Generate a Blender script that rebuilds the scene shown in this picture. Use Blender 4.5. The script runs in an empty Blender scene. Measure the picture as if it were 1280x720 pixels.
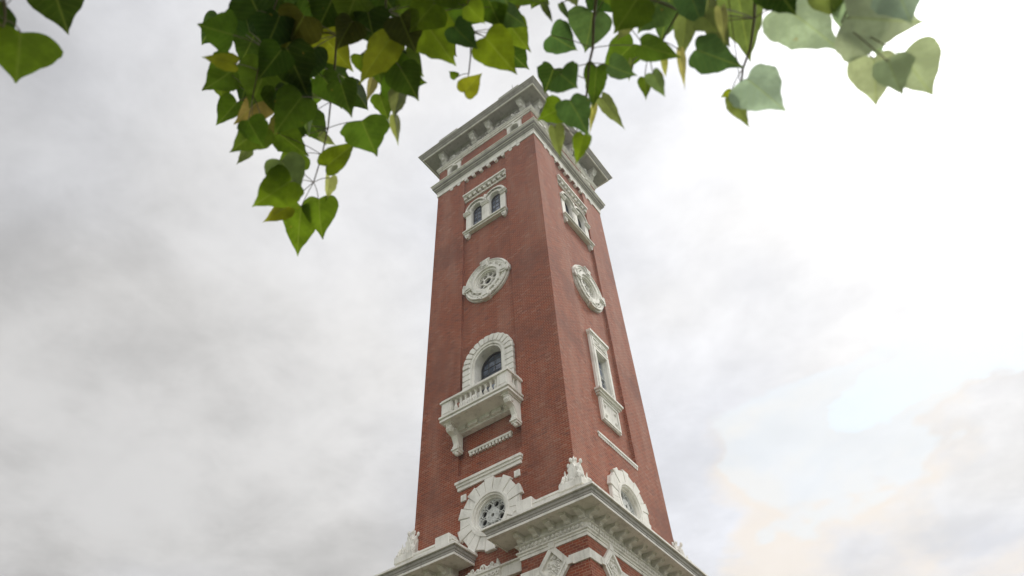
import bpy, math, random
from mathutils import Vector, Matrix, noise
PI = math.pi
random.seed(7)
scene = bpy.context.scene
col = scene.collection

# ------------------------------------------------------------------ camera
CAM = Vector((9.7005, -17.2890, 1.61))
YAW, PITCH, ROLL, FPX = 2.16814944, 0.84769925, -0.0578659783, 884.07
_f = Vector((math.cos(PITCH)*math.cos(YAW), math.cos(PITCH)*math.sin(YAW), math.sin(PITCH)))
_r0 = Vector((math.sin(YAW), -math.cos(YAW), 0)); _u0 = _r0.cross(_f)
_r = _r0*math.cos(ROLL) + _u0*math.sin(ROLL); _u = _r.cross(_f)
cd = bpy.data.cameras.new('camera'); cam = bpy.data.objects.new('camera', cd); col.objects.link(cam)
cam.matrix_world = Matrix(((_r.x, _u.x, -_f.x, CAM.x), (_r.y, _u.y, -_f.y, CAM.y), (_r.z, _u.z, -_f.z, CAM.z), (0, 0, 0, 1)))
cd.sensor_fit = 'HORIZONTAL'; cd.sensor_width = 36; cd.lens = 36*FPX/1280
cd.clip_start = 0.05; cd.clip_end = 3000
scene.camera = cam
cd.dof.use_dof = True; cd.dof.focus_distance = 30; cd.dof.aperture_fstop = 5.0

def ray(px, py): return _f + _r*((px-640)/FPX) - _u*((py-360)/FPX)
def at(px, py, dist): return CAM + ray(px, py).normalized()*dist

# ------------------------------------------------------------------ world and sun
SUN_AZ, SUN_EL = math.radians(63.0), math.radians(51.0)
SUN = Vector((math.cos(SUN_EL)*math.cos(SUN_AZ), math.cos(SUN_EL)*math.sin(SUN_AZ), math.sin(SUN_EL)))
w = bpy.data.worlds.new('World'); scene.world = w; w.use_nodes = True
nt = w.node_tree; nt.nodes.clear()
class NG:
    """tiny helper for writing node maths"""
    def __init__(s, nt): s.nt = nt
    def n(s, t, **k):
        x = s.nt.nodes.new(t)
        for a, b in k.items(): setattr(x, a, b)
        return x
    def link(s, a, b): s.nt.links.new(a, b)
    def put(s, sock, v):
        if hasattr(v, 'is_output') or hasattr(v, 'links'): s.link(v, sock)
        else: sock.default_value = v
    def m(s, op, a, b=0.0, c=0.0, clamp=False):
        x = s.n('ShaderNodeMath', operation=op, use_clamp=clamp)
        s.put(x.inputs[0], a); s.put(x.inputs[1], b); s.put(x.inputs[2], c); return x.outputs[0]
    def v(s, op, a, b=(0, 0, 0)):
        x = s.n('ShaderNodeVectorMath', operation=op); s.put(x.inputs[0], a); s.put(x.inputs[1], b)
        return x.outputs['Value'] if op in ('DOT_PRODUCT', 'LENGTH') else x.outputs[0]
    def rng(s, a, f0, f1, t0, t1, smooth=True):
        x = s.n('ShaderNodeMapRange', interpolation_type='SMOOTHSTEP' if smooth else 'LINEAR', clamp=True)
        for i, q in enumerate((a, f0, f1, t0, t1)): s.put(x.inputs[i], q)
        return x.outputs[0]
    def mix(s, f, a, b, mode='MIX'):
        x = s.n('ShaderNodeMix', data_type='RGBA', blend_type=mode)
        s.put(x.inputs[0], f); s.put(x.inputs[6], a); s.put(x.inputs[7], b); return x.outputs[2]
    def noise(s, vec, scale, detail=4, rough=.55, dist=0.0):
        x = s.n('ShaderNodeTexNoise'); s.put(x.inputs['Vector'], vec)
        x.inputs['Scale'].default_value = scale; x.inputs['Detail'].default_value = detail
        x.inputs['Roughness'].default_value = rough; x.inputs['Distortion'].default_value = dist
        return x.outputs['Fac']
g = NG(nt)
tc = g.n('ShaderNodeTexCoord'); d = g.v('NORMALIZE', tc.outputs['Generated'])
sp = g.n('ShaderNodeSeparateXYZ'); g.link(d, sp.inputs[0])
zz = g.m('ADD', g.m('MAXIMUM', sp.outputs[2], 0.03), 0.12)
cb = g.n('ShaderNodeCombineXYZ'); g.link(g.m('DIVIDE', sp.outputs[0], zz), cb.inputs[0]); g.link(g.m('DIVIDE', sp.outputs[1], zz), cb.inputs[1])
P = cb.outputs[0]
sky = g.n('ShaderNodeTexSky', sky_type='NISHITA'); sky.sun_disc = False
sky.sun_elevation = SUN_EL; sky.sun_rotation = PI/2 - SUN_AZ; sky.air_density = 1.0; sky.dust_density = 1.5
cs = g.v('DOT_PRODUCT', d, tuple(SUN))                       # closeness to the sun behind the cloud
glow = g.rng(cs, .30, .90, 0, 1)
core = g.m('POWER', g.m('MAXIMUM', cs, 0), 60)
n1 = g.noise(P, 1.3, 6, .5, .35); n2 = g.noise(g.v('ADD', P, (7.3, 2.1, 4.0)), 3.1, 8, .55, .2)
n3 = g.noise(g.v('ADD', P, (2.3, 8.1, 1.0)), 7.5, 9, .62, .25)
cl = g.m('ADD', g.m('ADD', g.m('MULTIPLY', n1, .46), g.m('MULTIPLY', n2, .34)), g.m('MULTIPLY', n3, .20))
puff = g.rng(cl, .38, .63, 0, 1)
dark = g.m('ADD', .53, g.m('MULTIPLY', puff, .30))           # thick to thin cloud
flat = g.m('ADD', .70, g.m('MULTIPLY', g.m('SUBTRACT', dark, .66), g.m('SUBTRACT', 1.0, g.m('MULTIPLY', glow, .3))))
back = g.rng(g.v('DOT_PRODUCT', d, tuple(Vector((.80, -.55, .5)).normalized())), .35, .95, 0, .95)   # added bright lobe in the unseen sky, lights the tower faces
lum = g.m('ADD', g.m('MULTIPLY', flat, g.m('ADD', g.m('ADD', .74, g.m('MULTIPLY', back, 1.3)), g.m('MULTIPLY', glow, .43))), g.m('MULTIPLY', core, 2.6))
tint = g.mix(g.rng(g.noise(g.v('ADD', P, (3.1, 5.7, 1.0)), .9, 3, .5), .38, .62, 0, 1), (1.012, 1.0, .985, 1), (.965, .985, 1.05, 1))
warm = g.mix(g.rng(n1, .42, .75, 0, .6), tint, (1.0, 1.0, 1.01, 1))
cc = g.n('ShaderNodeVectorMath', operation='SCALE'); g.link(warm, cc.inputs[0]); g.link(g.m('MULTIPLY', lum, 10.0), cc.inputs['Scale'])
blob = lambda v, c0, c1: g.rng(g.v('DOT_PRODUCT', g.v('ADD', d, g.v('MULTIPLY', g.v('SUBTRACT', nv3, (.5, .5, .5)), (.22, .22, .22))), tuple(Vector(v).normalized())), c0, c1, 0, 1)
nn3 = g.n('ShaderNodeTexNoise'); g.link(P, nn3.inputs['Vector']); nn3.inputs['Scale'].default_value = 2.4; nn3.inputs['Detail'].default_value = 7; nv3 = nn3.outputs['Color']
gap = g.m('MULTIPLY', g.m('MAXIMUM', blob((.18, .80, .57), .988, .998), g.m('MULTIPLY', blob((-.01, .83, .55), .990, .999),   .5)), .75)
cream = g.m('MULTIPLY', g.m('MAXIMUM', blob((-.03, .90, .42), .972, .994), g.m('MULTIPLY', blob((.12, .92, .38), .982, .995), .8)), g.rng(n2, .38, .56, .35, 1))
skc = g.n('ShaderNodeVectorMath', operation='SCALE'); g.link(sky.outputs[0], skc.inputs[0]); skc.inputs['Scale'].default_value = .35
skb = g.v('ADD', skc.outputs[0], (6.9, 7.8, 8.1))            # thin veil over the blue
cw_ = g.mix(g.m('MULTIPLY', cream, .8), cc.outputs[0], (8.9, 8.15, 7.3, 1)); fin = g.mix(gap, cw_, skb)
bg = g.n('ShaderNodeBackground'); g.link(fin, bg.inputs[0]); bg.inputs[1].default_value = 0.1
wo = g.n('ShaderNodeOutputWorld'); g.link(bg.outputs[0], wo.inputs[0])

sd = bpy.data.lights.new('sun', 'SUN'); sd.energy = 1.5; sd.angle = math.radians(10); sd.color = (1, .95, .87)
sun = bpy.data.objects.new('sun', sd); col.objects.link(sun)
sun.rotation_euler = SUN.to_track_quat('Z', 'Y').to_euler(); sun.location = SUN*80

scene.view_settings.view_transform = 'Standard'; scene.view_settings.look = 'None'
scene.view_settings.gamma = 1; scene.view_settings.exposure = 0.1
scene.cycles.max_bounces = 8; scene.cycles.transparent_max_bounces = 16

# ------------------------------------------------------------------ materials
def mat(name):
    m = bpy.data.materials.new(name); m.use_nodes = True
    for n_ in list(m.node_tree.nodes): m.node_tree.nodes.remove(n_)
    g = NG(m.node_tree); b = g.n('ShaderNodeBsdfPrincipled'); o = g.n('ShaderNodeOutputMaterial')
    g.link(b.outputs[0], o.inputs[0]); return m, g, b, o
def bump(g, b, h, strength, dist):
    x = g.n('ShaderNodeBump'); x.inputs['Strength'].default_value = strength; x.inputs['Distance'].default_value = dist
    g.link(h, x.inputs['Height']); g.link(x.outputs[0], b.inputs['Normal'])

def brick_mat():
    m, g, b, o = mat('red_brick')
    uv = g.n('ShaderNodeUVMap').outputs[0]
    tc = g.n('ShaderNodeTexCoord').outputs['Object']
    wob = g.n('ShaderNodeTexNoise'); g.link(tc, wob.inputs['Vector']); wob.inputs['Scale'].default_value = 1.6
    off = g.v('MULTIPLY', g.v('SUBTRACT', wob.outputs['Color'], (.5, .5, .5)), (.03, .03, 0))
    br = g.n('ShaderNodeTexBrick'); g.link(g.v('ADD', uv, off), br.inputs['Vector'])
    br.inputs['Color1'].default_value = (.29, .048, .012, 1); br.inputs['Color2'].default_value = (.17, .026, .009, 1)
    br.inputs['Mortar'].default_value = (.38, .20, .11, 1)
    for k, v_ in (('Scale', 1), ('Mortar Size', .010), ('Mortar Smooth', .3), ('Bias', -.1), ('Brick Width', .235), ('Row Height', .088)): br.inputs[k].default_value = v_
    # single pale or burnt bricks
    sc = g.v('MULTIPLY', uv, (1/.235, 1/.088, 1)); vo = g.n('ShaderNodeTexWhiteNoise', noise_dimensions='3D'); g.link(g.v('FLOOR', sc), vo.inputs['Vector'])
    c = g.mix(g.rng(vo.outputs['Value'], .94, .97, 0, .35), br.outputs['Color'], (.42, .22, .15, 1))
    c = g.mix(g.rng(vo.outputs['Value'], .02, .06, .4, 0), c, (.10, .03, .024, 1))
    st = g.noise(g.v('MULTIPLY', tc, (1.0, 1.0, .16)), .9, 5, .6)          # rain streaks
    c = g.mix(g.rng(st, .42, .70, 0, .28), c, (.46, .27, .20, 1))
    c = g.mix(g.rng(g.noise(tc, .45, 4), .48, .70, 0, .55), c, (.15, .045, .024, 1))
    c = g.mix(g.rng(g.noise(tc, 9, 3), .55, .75, 0, .15), c, (.44, .28, .22, 1))
    g.link(c, b.inputs['Base Color']); b.inputs['Roughness'].default_value = .86
    bump(g, b, g.m('SUBTRACT', g.m('ADD', g.m('MULTIPLY', vo.outputs['Value'], .35), g.m('MULTIPLY', g.noise(tc, 30, 3), .3)), br.outputs['Fac']), .8, .012)
    return m
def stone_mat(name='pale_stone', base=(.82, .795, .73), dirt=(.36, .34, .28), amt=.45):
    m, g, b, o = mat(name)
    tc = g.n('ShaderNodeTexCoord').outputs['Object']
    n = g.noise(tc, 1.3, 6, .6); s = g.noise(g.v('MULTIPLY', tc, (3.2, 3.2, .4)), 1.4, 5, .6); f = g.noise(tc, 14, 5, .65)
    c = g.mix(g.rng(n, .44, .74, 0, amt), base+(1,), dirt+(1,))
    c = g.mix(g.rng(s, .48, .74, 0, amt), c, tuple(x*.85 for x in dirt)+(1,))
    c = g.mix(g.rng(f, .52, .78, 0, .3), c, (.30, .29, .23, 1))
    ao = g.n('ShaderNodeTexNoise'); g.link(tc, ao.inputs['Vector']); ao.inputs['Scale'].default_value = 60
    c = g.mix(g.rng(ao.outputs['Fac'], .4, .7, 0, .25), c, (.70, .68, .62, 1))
    g.link(c, b.inputs['Base Color']); b.inputs['Roughness'].default_value = .8
    bump(g, b, g.m('ADD', f, g.m('MULTIPLY', ao.outputs['Fac'], .4)), .5, .02)
    return m
def plain(name, c, rough=.5, metal=0.0, c2=None, sc=5, spec=.5):
    m, g, b, o = mat(name); tc = g.n('ShaderNodeTexCoord').outputs['Object']
    cc = g.mix(g.rng(g.noise(tc, sc, 5), .35, .7, 0, 1), c+(1,), (c2 or tuple(x*.7 for x in c))+(1,))
    g.link(cc, b.inputs['Base Color']); b.inputs['Roughness'].default_value = rough; b.inputs['Metallic'].default_value = metal
    b.inputs['Specular IOR Level'].default_value = spec
    return m
def glass_mat():
    m, g, b, o = mat('window_glass'); tc = g.n('ShaderNodeTexCoord').outputs['Object']
    c = g.mix(g.rng(g.noise(tc, 2.3, 3), .4, .62, 0, 1), (.04, .06, .10, 1), (.20, .23, .30, 1))  # patchy sky reflection painted into the pane colour
    g.link(c, b.inputs['Base Color']); b.inputs['Roughness'].default_value = .06; b.inputs['Specular IOR Level'].default_value = .8
    bump(g, b, g.noise(tc, 3, 2), .15, .05); return m
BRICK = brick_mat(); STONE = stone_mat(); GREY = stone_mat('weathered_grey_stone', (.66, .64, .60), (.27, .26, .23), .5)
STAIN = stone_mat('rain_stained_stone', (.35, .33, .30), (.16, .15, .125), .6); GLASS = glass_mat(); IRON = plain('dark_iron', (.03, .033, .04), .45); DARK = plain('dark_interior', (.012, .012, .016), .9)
WHITEPAINT = plain('white_painted_wood', (.62, .63, .60), .5)
ROOF = plain('roof_slate', (.16, .15, .15), .7); COPPER = plain('rod_metal', (.2, .2, .2), .4, .8)

def leaf_mat():
    m, g, b, o = mat('leaf')
    uv = g.n('ShaderNodeUVMap').outputs[0]; s = g.n('ShaderNodeSeparateXYZ'); g.link(uv, s.inputs[0])
    ax = g.m('ABSOLUTE', s.outputs[0]); t = s.outputs[1]
    mid = g.rng(ax, .008, .03, 1, 0)
    side = g.m('ABSOLUTE', g.m('SUBTRACT', g.m('FRACT', g.m('MULTIPLY', g.m('SUBTRACT', t, g.m('MULTIPLY', ax, .75)), 6.5)), .5))
    sv = g.rng(side, 0, .07, .55, 0)
    vein = g.m('MAXIMUM', mid, sv)
    at_ = g.n('ShaderNodeAttribute', attribute_name='tone'); tone = at_.outputs['Color']
    tc = g.n('ShaderNodeTexCoord').outputs['Object']
    mott = g.rng(g.noise(tc, 34, 5, .6), .38, .68, .8, 1.18)
    c = g.n('ShaderNodeVectorMath', operation='SCALE'); g.link(tone, c.inputs[0]); g.link(mott, c.inputs['Scale'])
    c2 = g.mix(g.m('MULTIPLY', vein, .24), c.outputs[0], (.16, .2, .07, 1))
    c2 = g.mix(g.rng(g.noise(tc, 55, 3), .70, .76, 0, .6), c2, (.16, .10, .03, 1))
    g.link(c2, b.inputs['Base Color']); b.inputs['Roughness'].default_value = .5
    b.inputs['Specular IOR Level'].default_value = .2
    tr = g.n('ShaderNodeBsdfTranslucent')
    tcol = g.mix(1.0, c2, (2.7, 2.6, 1.1, 1), 'MULTIPLY'); g.link(tcol, tr.inputs[0])
    mx = g.n('ShaderNodeMixShader'); mx.inputs[0].default_value = .6
    g.link(b.outputs[0], mx.inputs[1]); g.link(tr.outputs[0], mx.inputs[2]); g.link(mx.outputs[0], o.inputs[0])
    bump(g, b, vein, .3, .001)
    return m
LEAF = leaf_mat(); BARK = plain('bark', (.11, .085, .06), .85, 0, (.05, .04, .03), 22); TWIG = plain('twig_bark', (.10, .075, .045), .7, 0, (.16, .14, .07), 30)

# ------------------------------------------------------------------ mesh building
class MB:
    def __init__(s): s.v = []; s.f = []; s.sm = []
    def add(s, vs, fs, smooth=False):
        o = len(s.v); s.v += [tuple(x) for x in vs]; s.f += [tuple(o+i for i in f) for f in fs]; s.sm += [smooth]*len(fs)
    def box(s, x0, x1, y0, y1, z0, z1, ch=0.0):
        if ch <= 0:
            s.add([(x, y, z) for z in (z0, z1) for y in (y0, y1) for x in (x0, x1)],
                  [(0, 2, 3, 1), (4, 5, 7, 6), (0, 1, 5, 4), (2, 6, 7, 3), (0, 4, 6, 2), (1, 3, 7, 5)])
        else:   # chamfered box: three stretched boxes' hull
            vs = []
            for sz in (0, 1):
                for sy in (0, 1):
                    for sx in (0, 1):
                        X, Y, Z = (x0, x1)[sx], (y0, y1)[sy], (z0, z1)[sz]
                        ix, iy, iz = (ch if not sx else -ch), (ch if not sy else -ch), (ch if not sz else -ch)
                        vs += [(X, Y+iy, Z+iz), (X+ix, Y, Z+iz), (X+ix, Y+iy, Z)]
            I = lambda sx, sy, sz, k: (sz*4+sy*2+sx)*3+k
            fs = []
            fs.append((I(0,0,0,0), I(0,0,1,0), I(0,1,1,0), I(0,1,0,0))); fs.append((I(1,0,0,0), I(1,1,0,0), I(1,1,1,0), I(1,0,1,0)))
            fs.append((I(0,0,0,1), I(1,0,0,1), I(1,0,1,1), I(0,0,1,1))); fs.append((I(0,1,0,1), I(0,1,1,1), I(1,1,1,1), I(1,1,0,1)))
            fs.append((I(0,0,0,2), I(0,1,0,2), I(1,1,0,2), I(1,0,0,2))); fs.append((I(0,0,1,2), I(1,0,1,2), I(1,1,1,2), I(0,1,1,2)))
            for a in (0, 1):
                for b in (0, 1):
                    fs.append((I(a,b,0,0), I(a,b,1,0), I(a,b,1,1), I(a,b,0,1)))     # vertical edges
                    fs.append((I(0,a,b,1), I(1,a,b,1), I(1,a,b,2), I(0,a,b,2)))     # along x
                    fs.append((I(a,0,b,0), I(a,1,b,0), I(a,1,b,2), I(a,0,b,2)))     # along y
                    for c in (0, 1): fs.append((I(a,b,c,0), I(a,b,c,1), I(a,b,c,2)))
            s.add(vs, fs)
    def ring(s, outer, inner, y0, y1, closed=True):
        """front at y=-y1 .. back y=-y0 (d values); outer/inner lists of (x,z) of the same length"""
        n = len(outer); vs = []
        for L, dd in ((outer, y1), (inner, y1), (outer, y0), (inner, y0)): vs += [(x, -dd, z) for x, z in L]
        fs = []
        for i in range(n if closed else n-1):
            j = (i+1) % n
            fs += [(i, j, n+j, n+i), (i, 2*n+i, 2*n+j, j), (n+i, n+j, 3*n+j, 3*n+i)]
        if not closed:
            fs += [(0, n, 3*n, 2*n), (n-1, 3*n-1, 4*n-1, 2*n-1)]
        s.add(vs, fs)
    def plate(s, pts, y0, y1):
        n = len(pts)
        s.add([(x, -y1, z) for x, z in pts]+[(x, -y0, z) for x, z in pts],
              [tuple(range(n)), tuple(range(2*n-1, n-1, -1))]+[(i, n+i, n+(i+1) % n, (i+1) % n) for i in range(n)])
    def tube(s, path, rad, k=8, smooth=True, caps=True):
        path = [Vector(p) for p in path]; n = len(path)
        rad = rad if isinstance(rad, (list, tuple)) else [rad]*n
        vs = []; up = None
        for i, p in enumerate(path):
            t = (path[min(i+1, n-1)]-path[max(i-1, 0)]).normalized()
            if up is None: up = t.orthogonal().normalized()
            up = (up-t*up.dot(t)).normalized(); bn = t.cross(up)
            vs += [p+(up*math.cos(2*PI*j/k)+bn*math.sin(2*PI*j/k))*rad[i] for j in range(k)]
        fs = [(i*k+j, i*k+(j+1) % k, (i+1)*k+(j+1) % k, (i+1)*k+j) for i in range(n-1) for j in range(k)]
        s.add(vs, fs, smooth)
        if caps: s.add(vs[:k], [tuple(range(k-1, -1, -1))]); s.add(vs[-k:], [tuple(range(k))])
    def blob(s, c, r, rot=None, nu=8, nv=6):
        r = (r, r, r) if not isinstance(r, (tuple, list)) else r
        M = rot or Matrix.Identity(3); c = Vector(c); vs = []
        for i in range(nv+1):
            a = PI*i/nv
            for j in range(nu):
                b = 2*PI*j/nu
                vs.append(c+M @ Vector((r[0]*math.sin(a)*math.cos(b), r[1]*math.sin(a)*math.sin(b), r[2]*math.cos(a))))
        s.add(vs, [(i*nu+j, (i+1)*nu+j, (i+1)*nu+(j+1) % nu, i*nu+(j+1) % nu) for i in range(nv) for j in range(nu)], True)
    def lathe(s, prof, cx=0, cy=0, k=12, smooth=True):
        vs = [(cx+r*math.cos(2*PI*j/k), cy+r*math.sin(2*PI*j/k), z) for r, z in prof for j in range(k)]
        n = len(prof)
        s.add(vs, [(i*k+j, i*k+(j+1) % k, (i+1)*k+(j+1) % k, (i+1)*k+j) for i in range(n-1) for j in range(k)], smooth)
    def scroll(s, c, r, y0, y1, turns=1.6, sgn=1, rad=.03, a0=0.0):
        """spiral in the wall plane (x,z)"""
        pts = []
        for i in range(22):
            t = i/21; a = a0+sgn*t*turns*2*PI; q = r*(1-.85*t)
            pts.append((c[0]+q*math.cos(a), -(y0+(y1-y0)*(.4+.6*t)), c[1]+q*math.sin(a)))
        s.tube(pts, [rad*(1-.4*i/21) for i in range(22)], 6)
    def sweep(s, path, prof, closed=True):
        """path: plan points (x,y); outward is to the right of travel; prof: list of (a,z), swept with mitres"""
        n = len(path); dirs = []
        for i in range(n if closed else n-1):
            a, b = Vector(path[i]), Vector(path[(i+1) % n]); dirs.append((b-a).normalized())
        nr = lambda t: Vector((t.y, -t.x))
        vs = []
        for i in range(n):
            if closed: t0, t1 = dirs[i-1], dirs[i]
            else: t0, t1 = dirs[max(i-1, 0)], dirs[min(i, n-2)]
            m = nr(t0)+nr(t1); m = m/(m.dot(nr(t0)))
            for a, z in prof:
                q = Vector(path[i])+m*a; vs.append((q.x, q.y, z))
        k = len(prof)
        fs = [(i*k+j, ((i+1) % n)*k+j, ((i+1) % n)*k+j+1, i*k+j+1) for i in range(n if closed else n-1) for j in range(k-1)]
        s.add(vs, fs)
        if not closed:
            s.add(vs[:k], [tuple(range(k))]); s.add(vs[-k:], [tuple(range(k-1, -1, -1))])
    def mesh(s, name, m):
        me = bpy.data.meshes.new(name); me.from_pydata(s.v, [], s.f); me.update()
        import bmesh
        bm = bmesh.new(); bm.from_mesh(me)
        for f, q in zip(bm.faces, s.sm): f.smooth = q
        bmesh.ops.recalc_face_normals(bm, faces=bm.faces)
        uv = bm.loops.layers.uv.new('UVMap')
        for f in bm.faces:
            nx, ny, nz = (abs(x) for x in f.normal)
            for l in f.loops:
                c = l.vert.co
                l[uv].uv = (c.x, c.y) if nz > .75 else ((c.y, c.z) if nx > ny else (c.x, c.z))
        bm.to_mesh(me); bm.free(); me.materials.append(m); return me
def link(name, me, parent=None, loc=(0, 0, 0), rz=0.0):
    o = bpy.data.objects.new(name, me); col.objects.link(o); o.location = loc; o.rotation_euler = (0, 0, rz)
    if parent: o.parent = parent
    return o
def thing(name, label, cat, loc=(0, 0, 0), group=None):
    o = bpy.data.objects.new(name, None); col.objects.link(o); o.location = loc
    o['label'] = label; o['category'] = cat
    if group: o['group'] = group
    return o

# ------------------------------------------------------------------ ground (out of frame below, lights the undersides)
def sheet(name, pts, z, m):
    b = MB(); b.add([(x, y, z) for x, y in pts], [tuple(range(len(pts)))]); o = link(name, b.mesh(name, m)); o['kind'] = 'structure'; return o
def ground_mat(name, c1, c2, sc, brick=False):
    m, g, b, o = mat(name); tc = g.n('ShaderNodeTexCoord').outputs['Object']
    c = g.mix(g.rng(g.noise(tc, sc, 8, .65), .35, .68, 0, 1), c1+(1,), c2+(1,))
    h = g.noise(tc, sc*8, 4)
    if brick:
        br = g.n('ShaderNodeTexBrick'); g.link(tc, br.inputs['Vector']); br.inputs['Scale'].default_value = 1
        br.inputs['Brick Width'].default_value = .9; br.inputs['Row Height'].default_value = .6; br.inputs['Mortar Size'].default_value = .012
        g.link(c, br.inputs['Color1']); g.link(c, br.inputs['Color2']); br.inputs['Mortar'].default_value = (.18, .17, .14, 1); c = br.outputs['Color']
    g.link(c, b.inputs['Base Color']); b.inputs['Roughness'].default_value = .9; bump(g, b, h, .5, .02); return m
sheet('ground', [(1500*math.cos(2*PI*i/64), 1500*math.sin(2*PI*i/64)) for i in range(64)], 0, ground_mat('lawn_grass', (.05, .085, .022), (.10, .12, .04), 2.2))
sheet('pavement', [(-22, -30), (22, -30), (22, 26), (-22, 26)], .004, ground_mat('paving_stone', (.15, .14, .09), (.11, .10, .06), .8, True))

# ------------------------------------------------------------------ thin volume added to stand in for veiling lens glare
def glare_haze():
    m = bpy.data.materials.new('glare_haze'); m.use_nodes = True; m.node_tree.nodes.clear(); g = NG(m.node_tree)
    v_ = g.n('ShaderNodeVolumePrincipled'); o = g.n('ShaderNodeOutputMaterial'); g.link(v_.outputs[0], o.inputs['Volume'])
    v_.inputs['Color'].default_value = (.97, .965, .96, 1); v_.inputs['Density'].default_value = .0011; v_.inputs['Anisotropy'].default_value = .6
    b = MB(); b.box(-60, 60, -60, 60, -1, 52); h = link('glare_haze', b.mesh('glare_haze', m)); h['kind'] = 'stuff'
glare_haze()

# ------------------------------------------------------------------ the tower
T = thing('brick_tower', 'tall square red brick tower with pale stone cornices, balcony and round windows', 'tower', (-3.5, 3.5, 0))
H = 3.5                                   # half width of the shaft
def side_obj(name, me, parent, side, u=0.0, d=0.0, z=0.0):
    """place a mesh drawn for a wall (x along it, -y outwards) on side 0 = facing -Y, 1 = facing +X"""
    p = Matrix.Rotation(side*PI/2, 3, 'Z') @ Vector((u, -H-d, z))
    return link(name, me, parent, p, side*PI/2)
def child(name, b, m, parent):            # drawn in the parent's own space
    return link(name, b.mesh(name, m), parent)
def dup_child(name, me, parent, loc=(0, 0, 0), rz=0.0): return link(name, me, parent, loc, rz)
def arc(cx, cz, r, a0, a1, n, rx=None):
    return [(cx+(rx or r)*math.cos(a0+(a1-a0)*i/n), cz+r*math.sin(a0+(a1-a0)*i/n)) for i in range(n+1)]
def arch(cx, z0, zs, r, n=16): return [(cx+r, z0)]+arc(cx, zs, r, 0, PI, n)+[(cx-r, z0)]

RD = .13                                  # depth of the long sunk panel
# ---- shaft wall: walls with sunk panels and real openings
wb = MB()
PANELS = {0: [(-1.48, 1.48, 16.75, 36.9)], 1: [(-1.48, 1.48, 17.62, 36.9)], 2: [(-1.48, 1.48, 17.62, 36.9)], 3: [(-1.48, 1.48, 17.62, 36.9)]}
wb.box(-H, H, -H, H, 0.0, 39.75)
shaft_me = wb.mesh('shaft_wall', BRICK)
shaft = link('wall', shaft_me, T)
cut = MB()
def rotpts(b, side):
    M = Matrix.Rotation(side*PI/2, 3, 'Z'); b.v = [tuple(M @ Vector(p)) for p in b.v]; return b
def cutter(build, side):
    b = MB(); build(b); rotpts(b, side)
    cut_list.append(b)
cut_list = []
for sd_, L in PANELS.items():
    for x0, x1, z0, z1 in L: cutter(lambda b: b.box(x0, x1, -H-1, -H+RD, z0, z1), sd_)
def cut_arch(cx, z0, zs, r, depth, side):
    def f(b): b.plate([(x, z) for x, z in arch(cx, z0, zs, r)], -H*0+H-depth, H+1)
    cutter(f, side)
def cut_disc(cx, cz, r, depth, side):
    cutter(lambda b: b.plate([(cx+r*math.cos(2*PI*i/32), cz+r*math.sin(2*PI*i/32)) for i in range(32)], H-depth, H+1), side)
for s_ in (0, 1):
    for c_ in (-.62, .62): cut_arch(c_, 31.72, 33.38, .41, .62, s_)
    cut_disc(0, 26.95, .66, .55, s_)
    for c_ in (-2.28, 2.28): cut_arch(c_, 38.3, 38.88, .34, .35, s_)
cut_arch(0, 19.05, 21.82, .78, .85, 0)
cut_disc(.05, 14.6, .74, .5, 0); cut_disc(0, 15.2, .74, .5, 1)
cutter(lambda b: b.box(-.46, .46, -H-1, -H+.55, 20.3, 22.6), 1)
def apply_cuts(obj, cuts, m):
    mods = []
    tmp = []
    for b in cuts:
        me = b.mesh('cutter', m); o = bpy.data.objects.new('cutter', me); col.objects.link(o); o.parent = obj.parent; tmp.append(o)
    bpy.context.view_layer.update()
    for o in tmp:
        md = obj.modifiers.new('b', 'BOOLEAN'); md.operation = 'DIFFERENCE'; md.solver = 'EXACT'; md.object = o
        dg = bpy.context.evaluated_depsgraph_get(); me2 = bpy.data.meshes.new_from_object(obj.evaluated_get(dg))
        obj.modifiers.clear(); obj.data = me2
    for o in tmp: bpy.data.objects.remove(o)
    me = obj.data
    uv = me.uv_layers[0] if me.uv_layers else me.uv_layers.new(name='UVMap')
    for p in me.polygons:
        n_ = p.normal
        for li in p.loop_indices:
            c = me.vertices[me.loops[li].vertex_index].co
            uv.data[li].uv = (c.x, c.y) if abs(n_.z) > .75 else ((c.y, c.z) if abs(n_.x) > abs(n_.y) else (c.x, c.z))
apply_cuts(shaft, cut_list, BRICK)

SQ = [(-H, -H), (H, -H), (H, H), (-H, H)]   # travel so that outward is to the right
def corner_box(b, u0, u1, d0, d1, z0, z1): b.box(u0, u1, -H-d1, -H-d0, z0, z1)

# ---- middle cornice with its small dentils
b = MB()
b.sweep(SQ, [(-.05, 36.93), (.045, 36.93), (.045, 37.28), (.075, 37.29), (.075, 37.36), (-.05, 37.36)])
mc = child('cornice', b, STONE, T)
b = MB(); b.sweep(SQ, [(-.05, 37.37), (.06, 37.37), (.06, 37.42), (.13, 37.46), (.13, 37.53), (.20, 37.56), (.20, 37.60), (.12, 37.61), (.12, 37.66), (.28, 37.70), (.28, 37.80), (.24, 37.82), (-.05, 37.84)])
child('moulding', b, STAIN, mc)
b = MB(); b.sweep(SQ, [(-.05, 37.85), (.30, 37.85), (.30, 37.90), (.36, 37.94), (.36, 37.99), (.0, 38.06), (-.05, 38.06)]); child('top_moulding', b, STONE, mc)
b = MB(); b.sweep(SQ, [(.10, 37.535), (.215, 37.575), (.215, 37.61), (.10, 37.61)]); child('fillet', b, STONE, mc)
dm = MB(); dm.plate([(-.105, .22), (-.105, .08), (-.04, 0), (.04, 0), (.105, .08), (.105, .22)], -.14, .035)
dme = dm.mesh('dentil', STONE)
for s_ in (0, 1):
    for i in range(10): side_obj('dentil', dme, mc, s_, -2.43+i*.54, 0.0, 36.72)

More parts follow.
